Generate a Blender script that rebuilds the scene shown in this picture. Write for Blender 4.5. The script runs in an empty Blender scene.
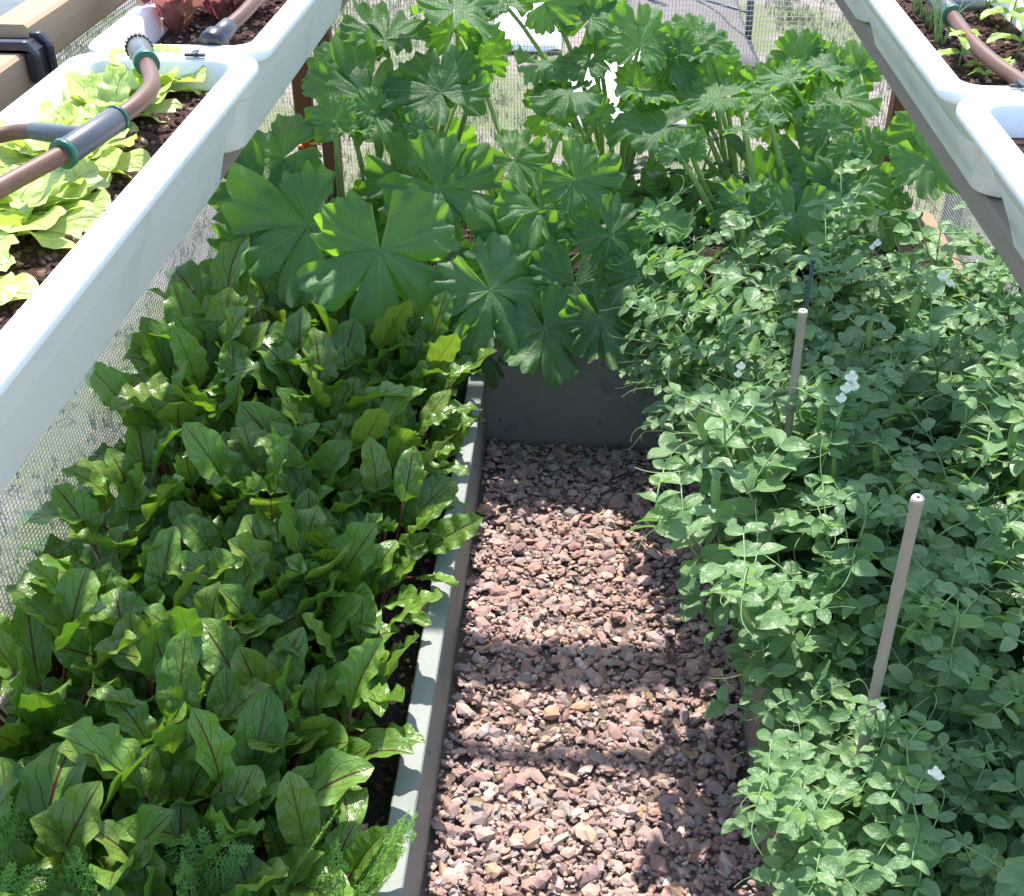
import bpy, math, random
from mathutils import Vector, Matrix, noise
R = math.radians
PI = math.pi
scn = bpy.context.scene
COL = scn.collection

# ------------------------------------------------------------------ camera, light, exposure
F, W_, H_ = 1200.0, 1024, 896
PITCH, YAW, CAMH = R(33.9), R(3.6), 1.7
cd = bpy.data.cameras.new('camera'); cam = bpy.data.objects.new('camera', cd); COL.objects.link(cam)
cam.location = (0, 0, CAMH); cam.rotation_euler = (PI/2-PITCH, 0, YAW)
cd.sensor_width = 36; cd.lens = 36*F/W_; cd.clip_start = .05; cd.clip_end = 300
scn.camera = cam
SUN = Vector((-.05, .50, .86)).normalized()
w = bpy.data.worlds.new('World'); scn.world = w; w.use_nodes = True
nt = w.node_tree; bg = nt.nodes['Background']
sky = nt.nodes.new('ShaderNodeTexSky'); sky.sky_type = 'NISHITA'; sky.sun_disc = False
sky.sun_elevation = math.asin(SUN.z); sky.sun_rotation = math.atan2(SUN.x, SUN.y)
nt.links.new(sky.outputs[0], bg.inputs[0]); bg.inputs[1].default_value = .15
ld = bpy.data.lights.new('sun', 'SUN'); ld.energy = 2.9; ld.angle = R(.6); ld.color = (1, .95, .87)
sun = bpy.data.objects.new('sun', ld); COL.objects.link(sun)
sun.rotation_euler = SUN.to_track_quat('Z', 'Y').to_euler(); sun.location = (1, 5, 8)
scn.view_settings.view_transform = 'Standard'; scn.view_settings.look = 'None'
scn.view_settings.exposure = 1.62; scn.view_settings.gamma = 1
scn.cycles.max_bounces = 8; scn.cycles.transparent_max_bounces = 8

# ------------------------------------------------------------------ helpers
CM = Matrix.Rotation(YAW, 3, 'Z') @ Matrix.Rotation(PI/2-PITCH, 3, 'X')
CAM = Vector((0, 0, CAMH))
def ray(px, py): return (CM @ Vector(((px-512)/F, -(py-448)/F, -1))).normalized()
def P(px, py, X=None, Y=None, Z=None):
    d = ray(px, py)
    if X is not None: t = X/d.x
    elif Y is not None: t = Y/d.y
    else: t = (Z-CAMH)/d.z
    return CAM + d*t

class MB:
    def __init__(s): s.v = []; s.f = []; s.uv = []; s.m = []
    def vert(s, p, uv=(0, 0)): s.v.append((p[0], p[1], p[2])); s.uv.append(uv); return len(s.v)-1
    def face(s, idx, m=0): s.f.append(idx); s.m.append(m)
    def box(s, a, b, m=0, bev=0.0):
        (x0, y0, z0), (x1, y1, z1) = a, b
        if bev <= 0:
            n = len(s.v)
            for z in (z0, z1):
                for x, y in ((x0, y0), (x1, y0), (x1, y1), (x0, y1)): s.vert((x, y, z))
            for q in ((0, 3, 2, 1), (4, 5, 6, 7), (0, 1, 5, 4), (1, 2, 6, 5), (2, 3, 7, 6), (3, 0, 4, 7)): s.face([n+i for i in q], m)
            return
        # chamfered on every edge parallel to the long axis
        d = (x1-x0, y1-y0, z1-z0); ax = d.index(max(d)); o = [i for i in range(3) if i != ax]
        A, B = (x0, y0, z0), (x1, y1, z1)
        u0, u1, v0, v1 = A[o[0]], B[o[0]], A[o[1]], B[o[1]]
        prof = [(u0+bev, v0), (u1-bev, v0), (u1, v0+bev), (u1, v1-bev), (u1-bev, v1), (u0+bev, v1), (u0, v1-bev), (u0, v0+bev)]
        ks = max(1, int(d[ax]/.12)); rings = []
        for k in range(ks+1):
            t = A[ax]+(B[ax]-A[ax])*k/ks; r_ = []
            for u, v in prof:
                p = [0, 0, 0]; p[ax] = t; p[o[0]] = u; p[o[1]] = v
                r_.append(s.vert(p))
            rings.append(r_)
        for k in range(ks):
            for i in range(8):
                q = [rings[k][i], rings[k][(i+1) % 8], rings[k+1][(i+1) % 8], rings[k+1][i]]
                s.face(q[::-1] if ax != 1 else q, m)
        s.face(rings[0][:], m); s.face(rings[-1][::-1], m)
    def tube(s, pts, r, n=6, m=0, cap=True):
        pts = [Vector(p) for p in pts]; K = len(pts)
        rr = r if isinstance(r, (list, tuple)) else [r]*K
        t = (pts[1]-pts[0]).normalized(); a = t.orthogonal().normalized(); rings = []
        for i, p in enumerate(pts):
            t = (pts[min(i+1, K-1)]-pts[max(i-1, 0)]).normalized()
            a = (a-t*a.dot(t)); a = a.normalized() if a.length > 1e-6 else t.orthogonal().normalized()
            b = t.cross(a)
            rings.append([s.vert(p+(a*math.cos(2*PI*k/n)+b*math.sin(2*PI*k/n))*rr[i], (k/n, i/(K-1))) for k in range(n)])
        for i in range(K-1):
            for k in range(n): s.face([rings[i][k], rings[i][(k+1) % n], rings[i+1][(k+1) % n], rings[i+1][k]], m)
        if cap: s.face(rings[0][::-1], m); s.face(rings[-1][:], m)
    def build(s, name, mats, parent=None, smooth=True):
        me = bpy.data.meshes.new(name); me.from_pydata(s.v, [], s.f)
        for m in (mats if isinstance(mats, (list, tuple)) else [mats]): me.materials.append(m)
        me.polygons.foreach_set('material_index', s.m)
        me.polygons.foreach_set('use_smooth', [smooth]*len(s.f))
        uvl = me.uv_layers.new(name='UVMap'); data = []
        li = [0]*len(me.loops); me.loops.foreach_get('vertex_index', li)
        for i in li: data += s.uv[i]
        uvl.data.foreach_set('uv', data); me.update()
        o = bpy.data.objects.new(name, me); COL.objects.link(o)
        if parent is not None: o.parent = parent
        return o
def thing(name, label, cat, loc=(0, 0, 0), rz=0, group=None):
    o = bpy.data.objects.new(name, None); COL.objects.link(o); o.empty_display_size = .05
    o.location = loc; o.rotation_euler = (0, 0, rz); o['label'] = label; o['category'] = cat
    if group: o['group'] = group
    return o
def tag(o, label, cat, group=None, kind=None):
    o['label'] = label; o['category'] = cat
    if group: o['group'] = group
    if kind: o['kind'] = kind
    return o
def dup(root, label):
    r_ = root.copy(); COL.objects.link(r_); r_['label'] = label
    for ch in list(root.children):
        c = ch.copy(); COL.objects.link(c); c.parent = r_
        for g in list(ch.children):
            d = g.copy(); COL.objects.link(d); d.parent = c
    return r_
ORD = ['first', 'second', 'third', 'fourth', 'fifth', 'sixth', 'seventh', 'eighth', 'ninth', 'tenth', 'eleventh', 'twelfth', 'thirteenth', 'fourteenth', 'fifteenth', 'sixteenth', 'seventeenth', 'eighteenth', 'nineteenth', 'twentieth']
def bez(a, b, c, n=6):
    a, b, c = Vector(a), Vector(b), Vector(c)
    return [a*(1-t)**2+b*2*t*(1-t)+c*t*t for t in [i/n for i in range(n+1)]]

# ------------------------------------------------------------------ materials
class N:
    def __init__(s, name):
        s.m = bpy.data.materials.new(name); s.m.use_nodes = True; s.t = s.m.node_tree; s.b = s.t.nodes['Principled BSDF']
        s.out = s.t.nodes['Material Output']
    def n(s, typ, **kw):
        x = s.t.nodes.new(typ)
        for k, v in kw.items(): setattr(x, k, v)
        return x
    def l(s, a, b): s.t.links.new(a, b)
    def math(s, op, a, b=None, c=None):
        x = s.n('ShaderNodeMath', operation=op)
        for i, v in enumerate((a, b, c)):
            if v is None: continue
            if isinstance(v, (int, float)): x.inputs[i].default_value = v
            else: s.l(v, x.inputs[i])
        return x.outputs[0]
    def noise(s, scale, detail=3, co=None, rough=.5):
        x = s.n('ShaderNodeTexNoise'); x.inputs['Scale'].default_value = scale; x.inputs['Detail'].default_value = detail
        x.inputs['Roughness'].default_value = rough
        if co is not None: s.l(co, x.inputs['Vector'])
        return x.outputs['Fac']
    def obj(s):
        return s.n('ShaderNodeTexCoord').outputs['Object']
    def uv(s): return s.n('ShaderNodeTexCoord').outputs['UV']
    def ramp(s, fac, stops, interp='LINEAR'):
        x = s.n('ShaderNodeValToRGB'); cr = x.color_ramp; cr.interpolation = interp
        while len(cr.elements) < len(stops): cr.elements.new(.5)
        for e, (p, c) in zip(cr.elements, stops): e.position = p; e.color = (*c, 1)
        s.l(fac, x.inputs[0]); return x.outputs[0]
    def mix(s, fac, a, b, blend='MIX'):
        x = s.n('ShaderNodeMix', data_type='RGBA', blend_type=blend)
        for i, v in ((0, fac), (6, a), (7, b)):
            if isinstance(v, (int, float)): x.inputs[i].default_value = v
            elif isinstance(v, tuple): x.inputs[i].default_value = (*v, 1)
            else: s.l(v, x.inputs[i])
        return x.outputs[2]
    def smooth(s, x, lo, hi):   # 1 below lo, 0 above hi
        r_ = s.n('ShaderNodeMapRange', interpolation_type='SMOOTHSTEP')
        s.l(x, r_.inputs[0]); r_.inputs[1].default_value = lo; r_.inputs[2].default_value = hi
        r_.inputs[3].default_value = 1; r_.inputs[4].default_value = 0
        return r_.outputs[0]
    def bump(s, h, strength=.3, dist=.002):
        x = s.n('ShaderNodeBump'); x.inputs['Strength'].default_value = strength; x.inputs['Distance'].default_value = dist
        s.l(h, x.inputs['Height']); s.l(x.outputs[0], s.b.inputs['Normal']); return x
    def color(s, c):
        if isinstance(c, tuple): s.b.inputs['Base Color'].default_value = (*c, 1)
        else: s.l(c, s.b.inputs['Base Color'])
    def rough(s, r_, spec=.5): s.b.inputs['Roughness'].default_value = r_; s.b.inputs['Specular IOR Level'].default_value = spec
    def translucent(s, col, fac, gain=(1.4, 1.6, .6)):
        tb = s.n('ShaderNodeBsdfTranslucent'); mx = s.n('ShaderNodeMixShader')
        c2 = s.mix(1.0, col, gain, 'MULTIPLY'); s.l(c2, tb.inputs[0])
        mx.inputs[0].default_value = fac; s.l(s.b.outputs[0], mx.inputs[1]); s.l(tb.outputs[0], mx.inputs[2])
        s.l(mx.outputs[0], s.out.inputs['Surface'])
def island(k): return k.n('ShaderNodeNewGeometry').outputs['Random Per Island']
def objrand(k): return k.n('ShaderNodeObjectInfo').outputs['Random']

def leaf_mat(name, dark, light, vein, side=6.0, slope=.55, midw=.07, sidew=.10, veinamt=.9, trans=.35, gain=(1.5, 1.7, .5), rough=.42, blot=None, yellow=None, spec=.5):
    k = N(name); sep = k.n('ShaderNodeSeparateXYZ'); k.l(k.uv(), sep.inputs[0])
    u = k.math('MULTIPLY', k.math('ABSOLUTE', k.math('SUBTRACT', sep.outputs[0], .5)), 2)
    v = sep.outputs[1]
    nz = k.noise(60, 3, k.obj())
    mid = k.smooth(u, midw*.35, midw)
    fr = k.math('FRACT', k.math('ADD', k.math('MULTIPLY', k.math('SUBTRACT', v, k.math('MULTIPLY', u, slope)), side), k.math('MULTIPLY', nz, .5)))
    fr = k.math('ABSOLUTE', k.math('SUBTRACT', fr, .5))
    sv = k.math('MULTIPLY', k.smooth(fr, sidew*.3, sidew), k.smooth(u, .5, .95))
    vm = k.math('MAXIMUM', mid, k.math('MULTIPLY', sv, .55))
    rnd = island(k)
    vamt = k.math('MULTIPLY', vm, k.math('MULTIPLY', k.math('ADD', .45, k.math('MULTIPLY', k.math('FRACT', k.math('MULTIPLY', rnd, 7.3)), .6)), veinamt))
    base = k.mix(k.math('ADD', k.math('MULTIPLY', rnd, .75), k.math('MULTIPLY', nz, .3)), dark, light)
    if yellow: base = k.mix(k.math('MULTIPLY', k.smooth(k.math('FRACT', k.math('MULTIPLY', rnd, 13.7)), .01, .06), .6), base, yellow)
    if blot: base = k.mix(k.math('MULTIPLY', k.smooth(k.noise(45, 2, k.obj()), .28, .38), .6), base, blot)
    col = k.mix(vamt, base, vein)
    k.color(col); k.rough(rough, spec)
    h = k.math('ADD', k.math('MULTIPLY', vm, -1.0), k.math('MULTIPLY', k.noise(70, 3, k.obj()), 1.6))
    k.bump(h, .7, .004)
    k.translucent(col, trans, gain)
    return k.m

def plain(name, c, rough=.6, spec=.4, nscale=0, namt=.15, bump=0, bscale=80, c2=None):
    k = N(name)
    if nscale: k.color(k.mix(k.noise(nscale, 4, k.obj()), c, c2 or tuple(x*(1-namt*2) for x in c)))
    else: k.color(c)
    k.rough(rough, spec)
    if bump: k.bump(k.noise(bscale, 4, k.obj()), bump, .002)
    return k.m

def painted(name, c, c2):
    k = N(name); co = k.obj()
    mp = k.n('ShaderNodeMapping'); mp.inputs['Scale'].default_value = (1, .06, 1); k.l(co, mp.inputs[0])
    g = k.noise(90, 4, mp.outputs[0]); s_ = k.noise(6, 4, co, .65)
    col = k.mix(k.math('MULTIPLY', g, .7), c, c2)
    col = k.mix(k.math('MULTIPLY', k.smooth(s_, .36, .47), .45), col, tuple(x*.6 for x in c2))
    sp = k.smooth(k.noise(160, 2, co), .27, .31)
    col = k.mix(k.math('MULTIPLY', sp, .6), col, (.10, .08, .06))
    z = k.n('ShaderNodeSeparateXYZ'); k.l(co, z.inputs[0])
    dz = k.math('SUBTRACT', z.outputs[2], k.math('MULTIPLY', k.noise(28, 4, co, .7), .14))
    col = k.mix(k.math('MULTIPLY', k.smooth(dz, -.06, .0), .4), col, (.17, .12, .09))
    k.color(col); k.rough(.62, .35); k.bump(g, .45, .002); return k.m

def wood(name, c, c2, axis='Y'):
    k = N(name); co = k.obj(); mp = k.n('ShaderNodeMapping')
    sc = {'X': (.05, 1, 1), 'Y': (1, .05, 1), 'Z': (1, 1, .05)}[axis]; mp.inputs['Scale'].default_value = sc; k.l(co, mp.inputs[0])
    g = k.noise(130, 5, mp.outputs[0], .6); g2 = k.noise(22, 3, mp.outputs[0])
    kn = k.smooth(k.noise(9, 1, co), .26, .30)
    col = k.mix(g, c, c2); col = k.mix(k.math('MULTIPLY', g2, .5), col, tuple(x*.7 for x in c2))
    col = k.mix(k.math('MULTIPLY', kn, .6), col, tuple(x*.35 for x in c2))
    k.color(col); k.rough(.75, .25); k.bump(g, .4, .002); return k.m

M = {}
M['beet'] = leaf_mat('beet_leaf', (.080, .180, .026), (.185, .325, .055), (.12, .012, .022), side=4.5, midw=.055, sidew=.06, veinamt=1.0, trans=.3, gain=(1.6, 1.7, .5), rough=.36, yellow=(.27, .27, .06), spec=.55)
M['beet_stalk'] = plain('beet_stalk', (.24, .018, .04), .45, .5, 30, .3, c2=(.10, .09, .03))
M['lettuce'] = leaf_mat('lettuce_leaf', (.42, .55, .13), (.64, .73, .30), (.62, .72, .30), side=4, midw=.10, sidew=.08, veinamt=.4, trans=.35, gain=(1.2, 1.25, .6), rough=.38)
M['redleaf'] = leaf_mat('red_lettuce_leaf', (.30, .065, .12), (.30, .26, .11), (.52, .16, .22), side=4, midw=.14, sidew=.08, veinamt=.6, trans=.35, gain=(1.1, .8, .9), rough=.35, blot=(.20, .25, .08))
M['seedling'] = leaf_mat('seedling_leaf', (.26, .42, .06), (.42, .55, .12), (.5, .62, .25), side=4, midw=.06, sidew=.06, veinamt=.4, trans=.35, gain=(1.2, 1.3, .5), rough=.4)
M['pea'] = leaf_mat('pea_leaf', (.085, .185, .066), (.235, .37, .165), (.32, .44, .25), side=5, midw=.05, sidew=.05, veinamt=.55, trans=.33, gain=(1.4, 1.6, .55), rough=.42, spec=.42, yellow=(.20, .33, .06))
M['pea_stem'] = plain('pea_stem', (.20, .32, .12), .5, .4)
M['pod'] = plain('pea_pod', (.24, .40, .10), .4, .5, 20, .2)
M['petal'] = plain('white_petal', (.86, .85, .74), .6, .3)
M['pepper'] = leaf_mat('pepper_leaf', (.02, .07, .012), (.05, .13, .025), (.12, .2, .05), side=5, midw=.05, sidew=.05, veinamt=.5, trans=.3, rough=.32)
M['carrot'] = plain('carrot_leaf', (.11, .25, .045), .5, .3, 40, .3, c2=(.17, .33, .07))
M['squash_stalk'] = plain('squash_stalk', (.22, .34, .08), .5, .35, 30, .3, c2=(.32, .43, .14))
M['orange'] = plain('squash_flower', (.85, .36, .02), .5, .3)
M['onion'] = plain('onion_leaf', (.20, .33, .10), .4, .5)

def squash_mat():
    k = N('squash_leaf'); mp = k.n('ShaderNodeVectorMath', operation='SUBTRACT'); k.l(k.uv(), mp.inputs[0]); mp.inputs[1].default_value = (.5, .5, 0)
    sep = k.n('ShaderNodeSeparateXYZ'); k.l(mp.outputs[0], sep.inputs[0])
    x, y = sep.outputs[0], sep.outputs[1]
    r_ = k.math('MULTIPLY', k.math('SQRT', k.math('ADD', k.math('MULTIPLY', x, x), k.math('MULTIPLY', y, y))), 2)
    th = k.math('DIVIDE', k.math('ARCTAN2', x, y), R(56))
    d = k.math('ABSOLUTE', k.math('SUBTRACT', th, k.math('ROUND', th)))
    lat = k.math('MULTIPLY', d, r_)
    mid = k.smooth(lat, .006, .022)
    nz = k.noise(30, 3, k.obj())
    fr = k.math('ABSOLUTE', k.math('SUBTRACT', k.math('FRACT', k.math('ADD', k.math('MULTIPLY', k.math('SUBTRACT', r_, k.math('MULTIPLY', lat, 1.1)), 6), k.math('MULTIPLY', nz, .4))), .5))
    sv = k.smooth(fr, .02, .07)
    vm = k.math('MAXIMUM', mid, k.math('MULTIPLY', sv, .55))
    rnd = objrand(k)
    base = k.mix(k.math('ADD', k.math('MULTIPLY', rnd, .8), k.math('MULTIPLY', nz, .25)), (.058, .140, .052), (.145, .27, .10))
    silver = k.math('MULTIPLY', k.smooth(k.noise(9, 3, k.obj()), .33, .47), .5)
    base = k.mix(silver, base, (.16, .25, .15))
    dots = k.math('MULTIPLY', k.smooth(k.noise(260, 1, k.obj()), .30, .36), .4)
    base = k.mix(dots, base, (.16, .26, .15))
    col = k.mix(k.math('MULTIPLY', vm, .42), base, (.22, .32, .17))
    k.color(col); k.rough(.52, .38)
    vo = k.n('ShaderNodeTexVoronoi', feature='DISTANCE_TO_EDGE'); vo.inputs['Scale'].default_value = 75; k.l(k.obj(), vo.inputs['Vector'])
    h = k.math('ADD', k.math('MULTIPLY', vm, -1), k.math('ADD', k.math('MULTIPLY', k.smooth(vo.outputs['Distance'], 0, .25), -.7), k.math('MULTIPLY', k.noise(40, 3, k.obj()), .8))); k.bump(h, .28, .003)
    k.translucent(col, .45, (2.3, 2.5, .35)); return k.m
M['squash'] = squash_mat()

def stone_mat():
    k = N('gravel_stone'); r_ = island(k)
    c = k.ramp(r_, [(0, (.23, .135, .12)), (.12, (.37, .22, .17)), (.22, (.20, .135, .13)), (.34, (.44, .29, .22)), (.44, (.25, .24, .22)), (.54, (.31, .19, .17)), (.64, (.40, .27, .15)), (.74, (.50, .36, .30)), (.82, (.23, .21, .20)), (.88, (.33, .20, .16)), (.95, (.56, .47, .41)), (1, (.21, .12, .11))])
    nz = k.noise(110, 4, k.obj(), .6)
    c = k.mix(k.math('MULTIPLY', nz, .25), c, (.40, .29, .25)); c = k.mix(1.0, c, (1.10, 1.08, 1.12), 'MULTIPLY'); c = k.mix(k.math('MULTIPLY', k.smooth(k.noise(40, 3, k.obj()), .36, .5), .3), c, (.18, .11, .10))
    k.color(c); k.rough(.72, .35); k.bump(k.noise(300, 3, k.obj()), .5, .001); return k.m
M['stone'] = stone_mat()
def soil_mat(name, a, b, fleck):
    k = N(name); nz = k.noise(140, 6, k.obj(), .7); c = k.mix(nz, a, b)
    c = k.mix(k.math('MULTIPLY', k.smooth(k.noise(330, 2, k.obj()), .33, .40), .6), c, fleck)
    k.color(c); k.rough(.95, .15); k.bump(nz, 1.0, .008); return k.m
M['soil'] = soil_mat('bed_soil', (.030, .024, .019), (.060, .046, .036), (.15, .11, .08))
M['compost'] = soil_mat('trough_compost', (.045, .022, .018), (.095, .052, .042), (.22, .14, .10))
M['gravelbase'] = soil_mat('gravel_base', (.15, .11, .095), (.25, .18, .15), (.36, .27, .23))
def clod_mat(name, stops):
    k = N(name); k.color(k.ramp(island(k), stops)); k.rough(.95, .15); return k.m
M['clod'] = clod_mat('soil_crumb', [(0, (.035, .022, .015)), (.6, (.08, .055, .04)), (.9, (.14, .10, .07)), (1, (.30, .22, .16))])
M['ccrumb'] = clod_mat('compost_crumb', [(0, (.035, .018, .014)), (.6, (.085, .048, .036)), (.88, (.17, .11, .08)), (1, (.42, .32, .24))])
def ground_mat():
    k = N('dry_lawn'); co = k.obj()
    a = k.noise(1.3, 5, co, .6); b = k.noise(30, 5, co, .7)
    c = k.mix(b, (.11, .13, .06), (.24, .25, .14)); c2 = k.mix(b, (.22, .18, .16), (.36, .30, .27))
    k.color(k.mix(k.smooth(a, .42, .56), c, c2)); k.rough(.95, .1); k.bump(b, .6, .02); return k.m
M['ground'] = ground_mat()
k = N('grass_blade'); k.color(k.ramp(island(k), [(0, (.10, .16, .04)), (.5, (.17, .24, .08)), (.8, (.28, .29, .14)), (1, (.40, .37, .24))])); k.rough(.6, .3); M['grass'] = k.m
M['paint'] = painted('grey_paint', (.265, .285, .26), (.205, .225, .205))
M['paint_dark'] = painted('dark_grey_paint', (.165, .185, .17), (.125, .145, .135))
M['greyboard'] = painted('blue_grey_paint', (.22, .27, .29), (.16, .20, .22))
M['ledge'] = painted('ledge_paint', (.12, .145, .155), (.085, .105, .115))
M['woodY'] = wood('pine_rail', (.50, .36, .23), (.36, .25, .155), 'Y')
M['woodg'] = wood('weathered_rail', (.34, .28, .21), (.23, .19, .15), 'Y')
M['woodX'] = wood('pine_board', (.45, .31, .18), (.33, .22, .13), 'X')
M['woodZ'] = wood('pine_post', (.22, .105, .05), (.15, .07, .035), 'Z')
M['white'] = plain('white_plastic', (.66, .73, .77), .35, .5, 3, .03)
M['bright'] = plain('white_sheet', (.88, .88, .88), .5, .4)
k = N('trough_plastic'); 
k.color(k.mix(k.math('MULTIPLY', k.smooth(k.noise(7, 5, k.obj(), .7), .38, .50), .6), (.87, .875, .865), (.72, .72, .68))); k.rough(.33, .5)
k.b.inputs['Subsurface Weight'].default_value = .15; k.b.inputs['Subsurface Radius'].default_value = (.02, .02, .02); k.b.inputs['Subsurface Scale'].default_value = .5
M['trough'] = k.m
M['hose'] = plain('brown_hose', (.105, .046, .028), .5, .4, 25, .2, c2=(.155, .08, .052))
M['fit'] = plain('dark_grey_fitting', (.075, .085, .10), .42, .5, 40, .15)
M['ring'] = plain('green_ring', (.012, .095, .055), .4, .5)
M['black'] = plain('black_plastic', (.018, .02, .028), .35, .5)
M['wire'] = plain('net_strand', (.50, .51, .49), .5, .4)
M['cane'] = plain('bamboo', (.40, .32, .24), .55, .4, 14, .2, c2=(.30, .25, .21))
M['canetop'] = plain('cut_bamboo', (.80, .72, .60), .8, .2)
M['canegreen'] = plain('green_coated_steel', (.03, .07, .055), .4, .5)
M['metal'] = plain('dark_steel', (.05, .06, .085), .45, .5)
M['tarp'] = plain('grey_brown_cloth', (.21, .18, .17), .85, .2, 18, .2, bump=.5, bscale=25)

# ------------------------------------------------------------------ setting
def grid(mb, x0, x1, y0, y1, nx, ny, fz, m=0):
    n = len(mb.v)
    for j in range(ny+1):
        for i in range(nx+1):
            x = x0+(x1-x0)*i/nx; y = y0+(y1-y0)*j/ny; mb.vert((x, y, fz(x, y)), (i/nx, j/ny))
    for j in range(ny):
        for i in range(nx):
            a = n+j*(nx+1)+i; mb.face([a, a+1, a+nx+2, a+nx+1], m)
mb = MB(); grid(mb, -40, 40, -10, 110, 80, 120, lambda x, y: -.02+.03*noise.noise(Vector((x*.6, y*.6, 0))) if (abs(x) > 1.2 or y > 3.9) else -.05)
tag(mb.build('ground', M['ground']), 'dry patchy lawn and bare ground outside the netting', 'ground', kind='structure')
mb = MB(); grid(mb, -.224, .334, .0, 2.535, 12, 40, lambda x, y: .002)
tag(mb.build('path', M['gravelbase']), 'gravel path bed between the raised beds', 'path', kind='structure')

ICO = []
t_ = (1+5**.5)/2
ICOV = [Vector(v).normalized() for v in ((-1, t_, 0), (1, t_, 0), (-1, -t_, 0), (1, -t_, 0), (0, -1, t_), (0, 1, t_), (0, -1, -t_), (0, 1, -t_), (t_, 0, -1), (t_, 0, 1), (-t_, 0, -1), (-t_, 0, 1))]
ICOF = [(0, 11, 5), (0, 5, 1), (0, 1, 7), (0, 7, 10), (0, 10, 11), (1, 5, 9), (5, 11, 4), (11, 10, 2), (10, 7, 6), (7, 1, 8), (3, 9, 4), (3, 4, 2), (3, 2, 6), (3, 6, 8), (3, 8, 9), (4, 9, 5), (2, 4, 11), (6, 2, 10), (8, 6, 7), (9, 8, 1)]
def stone(mb, rnd, c, s, flat=.52, tilt=.5):
    rot = Matrix.Rotation(rnd.uniform(-tilt, tilt), 3, 'X') @ Matrix.Rotation(rnd.uniform(-tilt, tilt), 3, 'Y') @ Matrix.Rotation(rnd.uniform(0, 2*PI), 3, 'Z')
    sc = Vector((s*rnd.uniform(.9, 1.45), s*rnd.uniform(.6, 1), s*flat*rnd.uniform(.6, 1.15)))
    pre = Matrix.Rotation(rnd.uniform(0, 2*PI), 3, Vector((rnd.random(), rnd.random(), rnd.random()+.01)).normalized())
    n = len(mb.v)
    # superellipsoid push gives blocky broken faces
    for v in ICOV:
        q = pre @ v
        mx = max(abs(q.x), abs(q.y), abs(q.z)); q = q.lerp(q/mx*.86, .6)*rnd.uniform(.68, 1.16)
        mb.vert(c + rot @ Vector((q.x*sc.x, q.y*sc.y, q.z*sc.z)))
    for f in ICOF: mb.face([n+i for i in f])
rnd = random.Random(5)
mb = MB()
for layer, (num, lo, hi, z) in enumerate(((2300, .009, .014, 0.0), (1900, .008, .015, .008), (620, .013, .020, .012), (5200, .003, .0075, .013))):
    for i in range(num):
        s = rnd.uniform(lo, hi)
        x = rnd.uniform(-.221+s*.6, .332-s*.6); y = rnd.uniform(.55, 2.53-s)
        edge = .012*max(0, (abs(x-.056)-.18)/.09)
        stone(mb, rnd, Vector((x, y, z+edge+.006*noise.noise(Vector((x*8, y*8, 3)))+rnd.uniform(-.003, .004))), s)
g = mb.build('gravel', M['stone'], smooth=False)
tag(g, 'pinkish brown crushed stone gravel covering the path', 'gravel', kind='stuff')

# raised beds
def soilgrid(x0, x1, y0, y1, z, amp, mat, crumb, parent, n_, cs, name='soil', seed=1):
    m = MB(); rr = random.Random(seed)
    fz = lambda x, y: z+amp*noise.noise(Vector((x*9, y*9, seed)))+amp*.6*noise.noise(Vector((x*31, y*31, seed)))
    grid(m, x0, x1, y0, y1, max(4, int((x1-x0)/.02)), max(4, int((y1-y0)/.02)), fz, 0)
    for i in range(n_):
        x = rr.uniform(x0+.01, x1-.01); y = rr.uniform(y0+.01, y1-.01)
        n0 = len(m.f); stone(m, rr, Vector((x, y, fz(x, y)+.001)), rr.uniform(cs*.4, cs), .7, .8)
        for q in range(n0, len(m.f)): m.m[q] = 1
    return m.build(name, [mat, crumb], parent)
bed = thing('raised_bed', 'grey painted board bed full of beetroot on one side of the gravel', 'raised bed', (0, 0, 0))
mb = MB(); mb.box((-.262, .25, -.02), (-.223, 2.527, .222), bev=.0025); mb.build('side_board', M['paint'], bed, False)
mb = MB(); mb.box((-.952, .25, -.02), (-.912, 2.527, .215), bev=.0025); o = mb.build('side_board', M['woodY'], bed, False); o['label'] = 'bare timber outer board'
mb = MB(); mb.box((-.910, .25, -.02), (-.264, .29, .215), bev=.0025); mb.build('end_board', M['paint'], bed, False)
soilgrid(-.911, -.263, .291, 2.528, .165, .012, M['soil'], M['clod'], bed, 2600, .010, seed=2)
bed = thing('raised_bed', 'board bed overflowing with pea plants beside the gravel', 'raised bed', (0, 0, 0))
mb = MB(); mb.box((.334, .25, -.02), (.357, 2.527, .236), bev=.002); o = mb.build('side_board', M['woodg'], bed, False); o['label'] = 'weathered timber inner face board'
mb = MB(); mb.box((.359, .25, -.02), (.382, 2.527, .232), bev=.002); mb.build('liner_board', M['greyboard'], bed, False)
mb = MB(); mb.box((.99, .25, -.02), (1.03, 2.527, .23), bev=.0025); mb.build('side_board', M['woodY'], bed, False)
mb = MB(); mb.box((.384, .25, -.02), (.988, .29, .22), bev=.0025); mb.build('end_board', M['paint'], bed, False)
soilgrid(.383, .989, .291, 2.528, .175, .012, M['soil'], M['clod'], bed, 2600, .010, seed=3)
bed = thing('raised_bed', 'taller grey board bed of squash across the end of the path', 'raised bed', (0, 0, 0))
mb = MB(); mb.box((-.262, 2.53, -.02), (.382, 2.575, .315), bev=.003); mb.build('front_board', M['paint_dark'], bed, False)
for a, b in ((-.952, -.264), (.384, 1.03)):
    mb = MB(); mb.box((a, 2.53, -.02), (b, 2.572, .215), bev=.003); mb.build('low_front_board', M['paint_dark'], bed, False)
mb = MB(); mb.box((-.952, 3.40, -.02), (1.03, 3.44, .29), bev=.003); mb.build('rear_board', M['woodX'], bed, False)
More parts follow.
